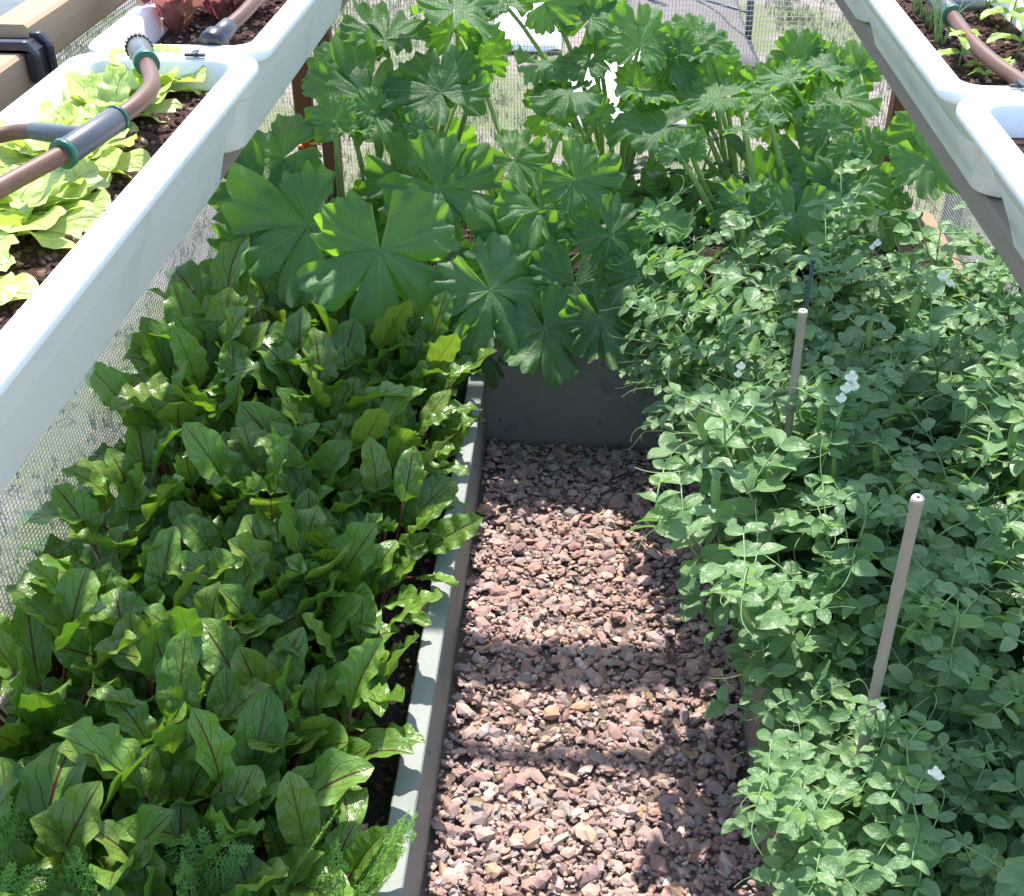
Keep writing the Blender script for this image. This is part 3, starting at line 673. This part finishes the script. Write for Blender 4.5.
# ------------------------------------------------------------------ peas
def pea_proto(seed):
    rr = random.Random(seed); t = thing('pea_plant', '', 'pea plant', group='pea plants tangled over the bed')
    st, lv, pods = MB(), MB(), []
    for s_ in range(3):
        az = rr.uniform(0, 6.28); h = rr.uniform(.27, .50); p = Vector((rr.uniform(-.02, .02), rr.uniform(-.02, .02), 0)); d = Vector((math.cos(az)*.3, math.sin(az)*.3, 1)).normalized()
        pts = [p.copy()]; n = 11
        for i in range(n):
            d = (d+Vector((rr.uniform(-.35, .35), rr.uniform(-.35, .35), rr.uniform(-.05, .25)))).normalized(); p = p+d*h/n; pts.append(p.copy())
        st.tube(pts, [.0026-.0012*i/n for i in range(n+1)], 5)
        for i in range(2, n+1):
            q = pts[i]; a = az+i*PI*.9+rr.uniform(-.5, .5); o = Vector((math.cos(a), math.sin(a), rr.uniform(.0, .6))).normalized(); f = .75+.5*math.sin(i/n*PI)
            side = o.cross(Vector((0, 0, 1))).normalized()
            for sg in (-1, 1):
                L = rr.uniform(.032, .05)*f
                blade(lv, q, (o*.5+side*sg*.8+Vector((0, 0, .25))), (0, 0, 1)+Vector((rr.uniform(-.3, .3),)*3) if False else Vector((rr.uniform(-.4, .4), rr.uniform(-.4, .4), 1)), L, L*.7, rr.uniform(.2, 1.1), .3, .0015, 6, 2, seed*999+i*7+sg, 'round', .02, 9)
            pl = rr.uniform(.05, .085)*f; e = q+o*pl+Vector((0, 0, rr.uniform(-.01, .02))); st.tube(bez(q, q+o*pl*.5+Vector((0, 0, .012)), e, 4), .0011, 4)
            for pr in range(2):
                b = q.lerp(e, .55+.45*pr)
                for sg in (-1, 1):
                    L = rr.uniform(.026, .044)*f*(1.06 if s_ else .9); dd = (o*.55+side*sg+Vector((0, 0, rr.uniform(-.1, .35)))).normalized()
                    blade(lv, b, dd, Vector((rr.uniform(-.8, .8), rr.uniform(-.9, .5), 1)), L, L*rr.uniform(.55, .68), rr.uniform(.1, .9), .25, .001, 6, 2, seed*77+i*5+pr*2+sg, 'ovate', .015, 8)
            if rr.random() < .75:
                pp = [e.copy()]; d3 = o.copy(); ax = Vector((rr.uniform(-1, 1), rr.uniform(-1, 1), rr.uniform(-1, 1))).normalized(); tot = rr.randint(8, 16)
                for k_ in range(tot):
                    d3 = Matrix.Rotation(.05+.65*max(0, k_/tot-.35), 3, ax) @ d3; pp.append(pp[-1]+d3*.0062)
                st.tube(pp, .0006, 3, 0, False)
            if i > 4 and rr.random() < .32:
                L = rr.uniform(.045, .07); d4 = Vector((rr.uniform(-.3, .3), rr.uniform(-.3, .3), -1)).normalized(); b = q+o*.03
                pd = MB(); pods.append(pd); pp = [b+d4*L*k_/8+Vector((0, 0, 0)) for k_ in range(9)]; n0 = len(pd.v)
                st.tube([q, b], .001, 4)
                pd.tube(pp, [.001]+[.0065*math.sin(PI*(k_/8)**.8)**.6+.0008 for k_ in range(1, 8)]+[.0006], 6)
                s3 = d4.cross(Vector((0, 1, .1))).normalized()
                for vi in range(n0, len(pd.v)):
                    vv = Vector(pd.v[vi]); k2 = (vv-b).dot(s3); pd.v[vi] = tuple(vv-s3*k2*.55)
    st.build('stems', M['pea_stem'], t); lv.build('leaves', M['pea'], t); [q_.build('pod', M['pod'], t) for q_ in pods]
    return t
protos = [pea_proto(i+11) for i in range(8)]; used = [False]*8
rr = random.Random(31); ri = ['in the row overhanging the gravel', 'in the second row from the gravel', 'in the middle of the pea bed', 'in the second row from the outer netting', 'in the row along the outer netting']
cols = [.42, .53, .65, .78, .91]
for ci, cx in enumerate(cols):
    NY = 17
    for j in range(NY):
        q = rr.randrange(8); lab = 'pea plant %s, %s from the squash bed' % (ri[ci], ORD[NY-1-j])
        y = .74+(2.56-.74)*j/(NY-1)+rr.uniform(-.03, .03)
        if used[q]: o = dup(protos[q], lab)
        else: o = protos[q]; used[q] = True; o['label'] = lab
        s = rr.uniform(.84, 1.14)*(1+.22*noise.noise(Vector((cx*7, y*5, 4)))); far = max(0, (y-1.9)/.6); lean = -.22 if ci == 0 else rr.uniform(-.15, .1)
        if ci == 0: lean -= .55*far; s *= 1+.12*far
        if ci == 1: lean -= .30*far
        if ci >= 1: s *= 1-.04*far
        if ci >= 3: s *= 1.10
        if abs(cx-.42) < .12 and .9 < y < 1.18: s *= .80
        if abs(cx-.42) < .12 and 1.66 < y < 1.82: s *= 1.12
        if y < 1.35: s *= .80+.20*max(0, (y-.95)/.4)
        elif 1.5 < y < 2.0: s *= 1.08
        if ci == 0 and y < 1.5: lean = -.27; s = max(s, .82)
        o.location = (cx+rr.uniform(-.02, .02), y, .175); o.rotation_euler = Matrix.Rotation(lean, 3, 'Y').to_4x4().to_3x3().__matmul__(Matrix.Rotation(rr.uniform(0, 6.28), 3, 'Z')).to_euler(); o.scale = (s, s, s*rr.uniform(.95, 1.15))
# white blooms: part of the pea plants they sit on
def pea_flower(px, py, Y, s):
    s *= .8
    c = P(px, py, Y=Y); best = min([o for o in scn.objects if o.name.startswith('pea_plant')], key=lambda o: (Vector(o.location)-Vector((c.x, c.y, .175))).length)
    m = MB()
    for k_, (dx, dz, L) in enumerate(((-.7, .3, .7), (.7, .3, .7), (0, 1, .8), (.25, -.7, .6), (-.25, -.7, .6))):
        blade(m, c, (dx, -.5, dz), (0, -1, .3), s*L, s*.85, 1.3, .6, .0006, 6, 3, k_+7, 'round')
    import mathutils
    mw = mathutils.Matrix.LocRotScale(best.location, best.rotation_euler, best.scale).inverted()
    m.v = [tuple(mw @ Vector(v)) for v in m.v]
    m.build('flower', M['petal'], best)
for px, py, Y, s in ((851, 377, 1.72, .020), (846, 388, 1.70, .018), (841, 398, 1.69, .016), (854, 386, 1.71, .016), (741, 366, 1.78, .014), (738, 374, 1.78, .012), (942, 276, 2.0, .017), (950, 283, 2.0, .013), (877, 243, 2.35, .015), (872, 247, 2.35, .012), (934, 771, .98, .014), (939, 776, .98, .011), (881, 706, 1.10, .010)):
    pea_flower(px, py, Y, s)

# ------------------------------------------------------------------ canes
def cane(base, top, r_, lab, mats=None, knots=5):
    base, top = Vector(base), Vector(top); t = thing('bamboo_cane', lab, 'cane', base); v = top-base; m = MB(); ps, rs = [], []
    for k_ in range(knots):
        a = k_/knots; b = (k_+1)/knots
        for tt, f in ((a+.004, 1.0), (a+.02, .94), ((a+b)/2, .93), (b-.02, .96), (b-.008, 1.10)): ps.append(v*tt); rs.append(r_*f)
    ps.append(v*1.0); rs.append(r_*1.0); m.tube(ps, rs, 12, 0, True); m.build('shaft', M['cane'], t)
    m = MB(); d = v.normalized(); m.tube([v, v+d*.0012], [r_*.98, r_*.9], 12); m.build('cut_top', M['canetop'], t)
    m = MB(); m.tube([v+d*.0012, v+d*.0018], r_*.28, 8); m.build('bore_shade_disc', M['black'], t)  # solid black disc, paints the shade inside the open bore
cane(P(858, 775, Z=.35)+Vector((0, 0, -.19)), P(918, 498, Y=1.17), .0078, 'long bamboo cane standing among the peas with its cut top clear')
cane(P(796, 400, Y=1.84)+Vector((.003, 0, -.42)), P(803, 311, Y=1.83), .0078, 'shorter bamboo cane whose top just clears the peas, farther back', knots=4)
tp = P(813, 262, Y=2.14)
t = thing('plant_stake', 'thin dark green stake sticking out of the farthest peas', 'stake', (tp.x, tp.y, .16)); m = MB(); m.tube([(0, 0, 0), (0, 0, tp.z-.16)], .004, 8); m.build('rod', M['canegreen'], t)
m = MB(); m.tube([(0, 0, tp.z-.16), (0, 0, tp.z-.155)], .0055, 8); m.build('cap', M['canegreen'], t)

# ------------------------------------------------------------------ trough planting
def rosette(loc, s, n, lab, seed, mat='lettuce', nm='lettuce', up=.5, asp=.85, group='green lettuces in the trough', wav=.006, t0=72):
    rr = random.Random(seed); t = thing(nm, lab, 'lettuce', loc, group=group); m = MB()
    for i in range(n):
        f = i/max(1, n-1); a = i*2.4+rr.uniform(-.3, .3); tl = R(t0-55*f*up*1.6*t0/72)
        d = Vector((math.cos(a)*math.sin(tl), math.sin(a)*math.sin(tl), math.cos(tl))); L = s*rr.uniform(.8, 1.1)*(1-.35*f)
        blade(m, Vector((math.cos(a), math.sin(a), 0))*.004, d, (0, 0, 1)-Vector((math.cos(a), math.sin(a), 0))*.4 if False else Vector((-math.cos(a)*.5, -math.sin(a)*.5, 1)), L, L*asp*rr.uniform(.85, 1.1), rr.uniform(.2, 1.0), rr.uniform(.1, .45), wav*rr.uniform(.7, 1.4)*s/.1, 12, 5, seed*31+i, 'obov', .06, rr.uniform(11, 18))
    m.build('leaves', M[mat], t); return t
for i, (px, py, s, lab) in enumerate(((168, 92, .085, 'pale green lettuce at the far end of its trough'), (112, 118, .085, 'pale green lettuce under the bend of the brown hose'), (40, 160, .08, 'pale green lettuce left of the grey hose joiner'),
        (118, 172, .085, 'pale green lettuce beneath the grey hose joiner'), (68, 212, .084, 'glossy pale lettuce between the brown hose and bare compost'), (8, 232, .092, 'large pale lettuce at the left edge below the hose'), (4, 300, .078, 'pale lettuce lowest at the left edge'), (85, 140, .07, 'small pale lettuce against the back of the trough'))):
    p = P(px, py, Z=1.262); rosette((min(p.x, -.505), p.y, 1.260), s*.98, 13, lab, 400+i, wav=.005)
for i, (px, py, s, lab) in enumerate(((178, 38, .13, 'red leaf lettuce nearest, with upright pink ribs'), (222, 26, .11, 'red leaf lettuce behind the open hose end'), (282, 20, .09, 'bronze lettuce past the brown hose on dark compost'))):
    p = P(px, py, Z=1.255); rosette((min(p.x, -.50), p.y, 1.260), s*.98, 11, lab, 450+i, 'redleaf', 'red_lettuce', .5, .34, 'red lettuces in the trough', .005, 40)
def seedling(px, py, s, lab, seed, Z=1.262):
    p = P(px, py, Z=Z); rr = random.Random(seed); s *= .95; t = thing('basil_seedling', lab, 'seedling', p, group='basil seedlings in the trough'); st, lv = MB(), MB(); h = s*.9
    st.tube([(0, 0, 0), (0, 0, h*.5), (.002, 0, h)], .0012, 5)
    for lvl in range(3):
        for k_ in range(2):
            a = lvl*PI/2+k_*PI+rr.uniform(-.3, .3); L = s*(.75, .8, .45)[lvl]; blade(lv, (0, 0, h*(.45, .9, 1.0)[lvl]), (math.cos(a), math.sin(a), .35), (0, 0, 1), L, L*.68, 1.0, .3, .002, 8, 3, seed*7+lvl*2+k_, 'ovate', .02, 8)
    st.build('stem', M['pea_stem'], t); lv.build('leaves', M['seedling'], t)
for i, (px, py, s, lab) in enumerate(((958, 70, .05, 'single pale seedling between the onions and the hose'), (977, 74, .028, 'small silvery seedling beside the brown hose'), (985, 85, .032, 'low seedling close to the trough end left of the hose'), (1000, 83, .03, 'low seedling touching the trough end'),
        (985, 22, .06, 'basil seedling right of the grey hose fitting'), (1008, 34, .065, 'basil seedling with broad leaves at the right edge'), (1016, 60, .06, 'basil seedling lowest at the right edge above the hose'), (998, 8, .06, 'basil seedling at the top right corner'))):
    seedling(px, py, s, lab, 500+i)
rr = random.Random(8); t0 = P(925, 25, Z=1.25)
for i, (px, py) in enumerate(((913, 12), (917, 18), (921, 24), (925, 30), (929, 34), (933, 40), (937, 46), (941, 50), (912, 22), (935, 50))):
    p = P(px, py, Z=1.262); t = thing('onion_seedling', 'thin onion seedling, %s along the line from the far end' % ORD[i], 'seedling', p, group='onion seedlings along the trough edge'); m = MB()
    for k_ in range(3):
        m.tube(bez((0, 0, 0), (rr.uniform(-.01, .01), rr.uniform(-.01, .01), .05), (rr.uniform(-.03, .03), rr.uniform(-.03, .02), rr.uniform(.06, .09)), 6), [.0012, .0012, .0011, .001, .0009, .0007, .0004], 4)
    m.build('leaves', M['onion'], t)

# hoses
def cat(pts, n=8):
    pts = [Vector(p) for p in pts]; out = []
    for i in range(len(pts)-1):
        p0 = pts[max(0, i-1)]; p1 = pts[i]; p2 = pts[i+1]; p3 = pts[min(len(pts)-1, i+2)]
        for k_ in range(n):
            t = k_/n; out.append(.5*((2*p1)+(p2-p0)*t+(2*p0-5*p1+4*p2-p3)*t*t+(3*p1-p0-3*p2+p3)*t**3))
    out.append(pts[-1]); return out
def cyl(parent, name, a, b, r0, r1, mat, n=16):
    m = MB(); a, b = Vector(a), Vector(b); m.tube([a, a.lerp(b, .02), a.lerp(b, .98), b], [r0*.93, r0, r1, r1*.93], n); return m.build(name, mat, parent)
h = thing('irrigation_hose', 'brown drip hose with grey tee and capped end over the green lettuce', 'hose')
HZ = 1.318
pA = P(-25, 202, Z=HZ-.005); pB = P(65, 153, Z=HZ); pC = P(116, 119, Z=HZ+.006); pD = P(138, 103, Z=HZ+.010); pE = P(152, 84, Z=HZ+.012); pF = P(146, 62, Z=HZ+.010); pG = P(139, 48, Z=HZ+.004)
m = MB(); m.tube(cat([pA, P(20, 177, Z=HZ-.002), pB]), .0085, 12); m.build('pipe', M['hose'], h)
m = MB(); m.tube(cat([pC, pD, pE, pF]), .0085, 12); m.build('pipe', M['hose'], h)
cyl(h, 'joiner', pB, pC, .0125, .0120, M['fit'])
cyl(h, 'locking_ring', pB-(pC-pB)*.06, pB+(pC-pB)*.02, .0138, .0138, M['ring']); cyl(h, 'locking_ring', pC, pC+(pC-pB)*.05, .0128, .0128, M['ring'])
bm_ = pB.lerp(pC, .45); bl = P(33, 131, Z=HZ-.006); cyl(h, 'branch', bm_, bl, .0095, .0085, M['fit'])
m = MB(); m.tube(cat([bl, P(10, 133, Z=HZ-.01), P(-30, 142, Z=HZ-.012)]), .0075, 10); m.build('pipe', M['hose'], h)
cyl(h, 'locking_ring', pF-(pG-pF)*.15, pF+(pG-pF)*.1, .0135, .0135, M['ring']); cyl(h, 'end_cap', pF+(pG-pF)*.1, pG, .0118, .0135, M['fit'])
dG = (pG-pF).normalized(); m = MB()
for k_ in range(20):
    a = k_*2*PI/20; s1 = dG.orthogonal().normalized(); s2 = dG.cross(s1); c = pG+(s1*math.cos(a)+s2*math.sin(a))*.0140; m.tube([c-dG*.004, c+dG*.004], .0018, 6)
m.tube([pG-dG*.003, pG+dG*.005], .0140, 20); m.build('knurled_collar', M['black'], h)
h = thing('irrigation_hose', 'brown hose with a dark open socket lying over the red lettuce', 'hose')
qA = P(213, 43, Z=1.30); qB = P(228, 27, Z=1.31); m = MB(); m.tube(cat([qB, P(243, 14, Z=1.315), P(262, -6, Z=1.32), P(300, -40, Z=1.32)]), .0085, 12); m.build('pipe', M['hose'], h)
d_ = (qB-qA).normalized(); cyl(h, 'socket_neck', qA+d_*.012, qB+d_*.004, .0125, .0105, M['fit'])
m = MB(); m.tube([qA-d_*.006, qA-d_*.004, qA+d_*.010, qA+d_*.016], [.0155, .0165, .0165, .012], 18); m.build('open_socket', M['black'], h)
h = thing('irrigation_hose', 'brown hose with a grey tee crossing the seedling trough', 'hose')
rA = P(933, -6, Z=1.305); rB = P(951, 14, Z=1.305)
cyl(h, 'joiner', rA, rB, .0120, .0120, M['fit']); cyl(h, 'locking_ring', rB, rB+(rB-rA)*.10, .0132, .0132, M['ring'])
m = MB(); m.tube(cat([rB, P(972, 42, Z=1.30), P(996, 64, Z=1.295), P(1024, 84, Z=1.292), P(1075, 125, Z=1.29)]), .0085, 12); m.build('pipe', M['hose'], h)
bl = P(980, 4, Z=1.295); cyl(h, 'branch', rA.lerp(rB, .6), bl, .0095, .0085, M['fit'])
m = MB(); m.tube(cat([rA, P(915, -22, Z=1.305)]), .0085, 12); m.build('pipe', M['hose'], h)
for (px, py, L_, lab) in ((1012, 20, 0, 'x'),): pass
p = P(1018, 128, Z=1.262); m = MB(); m.tube(cat([p+Vector((-.03, .0, 0)), p+Vector((.01, .01, .01)), p+Vector((.06, -.01, .005))]), [.011]*17, 8)
tag(m.build('dry_stick', M['canetop'], None), 'short pale stick on the compost at the right edge', 'stick')

# small clips bridging the trough rims
for px, py, lab in ((195, 55, 'small dark clip on the rim beside the red lettuce trough'), (1021, 86, 'small dark clip on the rim at the right edge')):
    p = P(px, py, Z=1.303); m = MB(); m.box((p.x-.012, p.y-.003, 1.3015), (p.x+.012, p.y+.003, 1.3045), bev=.0008); m.box((p.x-.003, p.y-.010, 1.3046), (p.x+.003, p.y+.010, 1.307)); tag(m.build('rim_clip', M['black'], None, False), lab, 'clip')

# screws on the boards, twigs and dead leaves
beds = [o for o in scn.objects if o.name.startswith('raised_bed')]
for y in (.95, 1.36, 1.78, 2.2, 2.47):
    for z in (.06, .17):
        m = MB(); m.tube([(-.2232, y, z), (-.2222, y, z), (-.2215, y, z)], [.0042, .0042, .003], 10); m.build('screw', M['fit'], beds[0])
for x in (-.19, .06, .30):
    for z in (.08, .25):
        m = MB(); m.tube([(x, 2.5302, z), (x, 2.529, z), (x, 2.5284, z)], [.0042, .0042, .003], 10); m.build('screw', M['fit'], beds[2])
M['dead'] = leaf_mat('dry_leaf', (.22, .13, .06), (.40, .28, .14), (.25, .15, .08), veinamt=.6, trans=.15, rough=.7)
M['twig'] = plain('twig', (.42, .36, .22), .7, .2)
for i, (px, py, lab) in enumerate(((585, 556, 'thin pale twig lying on the gravel in the middle of the path'), (716, 478, 'thin pale twig on the gravel below the peas'), (560, 730, 'thin pale twig on the gravel nearer the camera'))):
    p = P(px, py, Z=.03); m = MB(); m.tube(bez((-.025, -.01, 0), (0, .012, .006), (.03, .0, .002), 6), [.001, .0012, .0012, .001, .001, .0008, .0005], 5); o = m.build('twig', M['twig']); o.location = p; tag(o, lab, 'twig')
for i, (px, py, lab) in enumerate(((470, 800, 'curled dry leaf on the gravel by the grey board'), (652, 700, 'small dry leaf on the gravel near the path centre'), (700, 850, 'dry brown leaf on the gravel near the pea bed'))):
    p = P(px, py, Z=.034); m = MB(); blade(m, (0, 0, 0), (math.cos(i*2), math.sin(i*2), .2), (0, 0, 1), .028, .014, .9, .5, .002, 8, 3, 60+i, 'lance'); o = m.build('dry_leaf', M['dead']); o.location = p; tag(o, lab, 'leaf')

# ------------------------------------------------------------------ beyond the netting
def sheet(px0, px1, py, Z, depth, hgt, name, lab, mat, seed, cat_):
    a = P(px0, py, Z=0.0); b = P(px1, py, Z=0.0); m = MB(); nx, ny = 24, 12; n = len(m.v)
    for j in range(ny+1):
        for i in range(nx+1):
            u = i/nx; v = j/ny; z = hgt*math.sin(PI*v)**.6*(math.sin(PI*u))**.5*(.8+.35*noise.noise(Vector((u*4, v*3, seed))))+.01
            q = a.lerp(b, u)+Vector((0, depth*v, 0)); m.vert((q.x+.04*noise.noise(Vector((v*4, u*4, seed))), q.y+.06*noise.noise(Vector((u*5, v*5, seed+3))), max(.01, z)))
    for j in range(ny):
        for i in range(nx): k_ = n+j*(nx+1)+i; m.face([k_, k_+1, k_+nx+2, k_+nx+1])
    o = m.build(name, mat); md = o.modifiers.new('s', 'SOLIDIFY'); md.thickness = .006; tag(o, lab, cat_); return o
sheet(565, 690, 128, 0, 1.1, .13, 'plastic_sack', 'long bulging white sack glaring in the sun behind the squash', M['bright'], 1, 'sack')
sheet(486, 562, 52, 0, 1.1, .13, 'plastic_sack', 'white sack glaring behind the tallest squash leaves', M['bright'], 2, 'sack')
sheet(630, 762, 70, 0, 2.2, .10, 'ground_cloth', 'grey brown cloth lying on the lawn beyond the netting', M['tarp'], 3, 'cloth')
a = P(748, 42, Z=0); t = thing('folding_frame', 'dark tubular metal stand on the lawn beyond the netting', 'stand', a); m = MB()
m.tube([(0, 0, 0), (-.02, .05, .55)], .018, 8); m.build('leg', M['metal'], t)
b = P(648, 12, Z=0)-a; m = MB(); m.tube([b, b+Vector((.06, .05, .5))], .018, 8); m.build('leg', M['metal'], t)
m = MB(); m.tube([Vector((0, .01, .14)), P(692, -4, Z=.1)-a], .008, 6); m.build('brace', M['metal'], t)
c = P(845, 172, Z=.02); m = MB()
m.tube([(0, 0, 0), (0, 0, .012), (0, 0, .016), (0, 0, .016001), (0, 0, .024), (0, 0, .026)], [.10, .105, .10, .075, .07, .05], 32); o = m.build('tub_lid', M['bright']); o.location = (c.x, c.y, .03); tag(o, 'round white lid on a plank beyond the netting', 'lid')
m = MB(); m.box((c.x-.35, c.y-.12, -.03), (c.x+.15, c.y+.12, .028), bev=.003); tag(m.build('plank', M['bright'], None, False), 'pale plank lying flat beneath the round white lid', 'plank')
# grass
m = MB(); rr = random.Random(21)
def patch(x, y): return noise.noise(Vector((x*.9, y*.9, 2)))
def tuft(x, y, hh):
    for k_ in range(4):
        a = rr.uniform(0, 6.28); l = rr.uniform(.5, 1)*hh; d = Vector((math.cos(a), math.sin(a), 0)); p = Vector((x+rr.uniform(-.02, .02), y+rr.uniform(-.02, .02), -.02)); s1 = Vector((-d.y, d.x, 0))*.0025
        i0 = m.vert(p-s1); i1 = m.vert(p+s1); q = p+d*l*.3+Vector((0, 0, l*.7)); i2 = m.vert(q+s1*.8); i3 = m.vert(q-s1*.8); i4 = m.vert(q+d*l*.4+Vector((0, 0, l*.2)))
        m.face([i0, i1, i2, i3]); m.face([i3, i2, i4])
for i in range(22000):
    x = rr.uniform(-3.2, 3.2); y = rr.uniform(.3, 8)
    if abs(x) < 1.1 and y < 3.6: continue
    pr = patch(x, y); thr = .12 if x < .5 else -.25
    if pr < thr and rr.random() > .35: continue
    if -.1 < x < 1.25 and 4.7 < y < 7.3 and x < 1.0: continue
    tuft(x, y, rr.uniform(.03, .08))
tag(m.build('grass', M['grass']), 'sparse pale grass growing outside the netting', 'grass', kind='stuff')
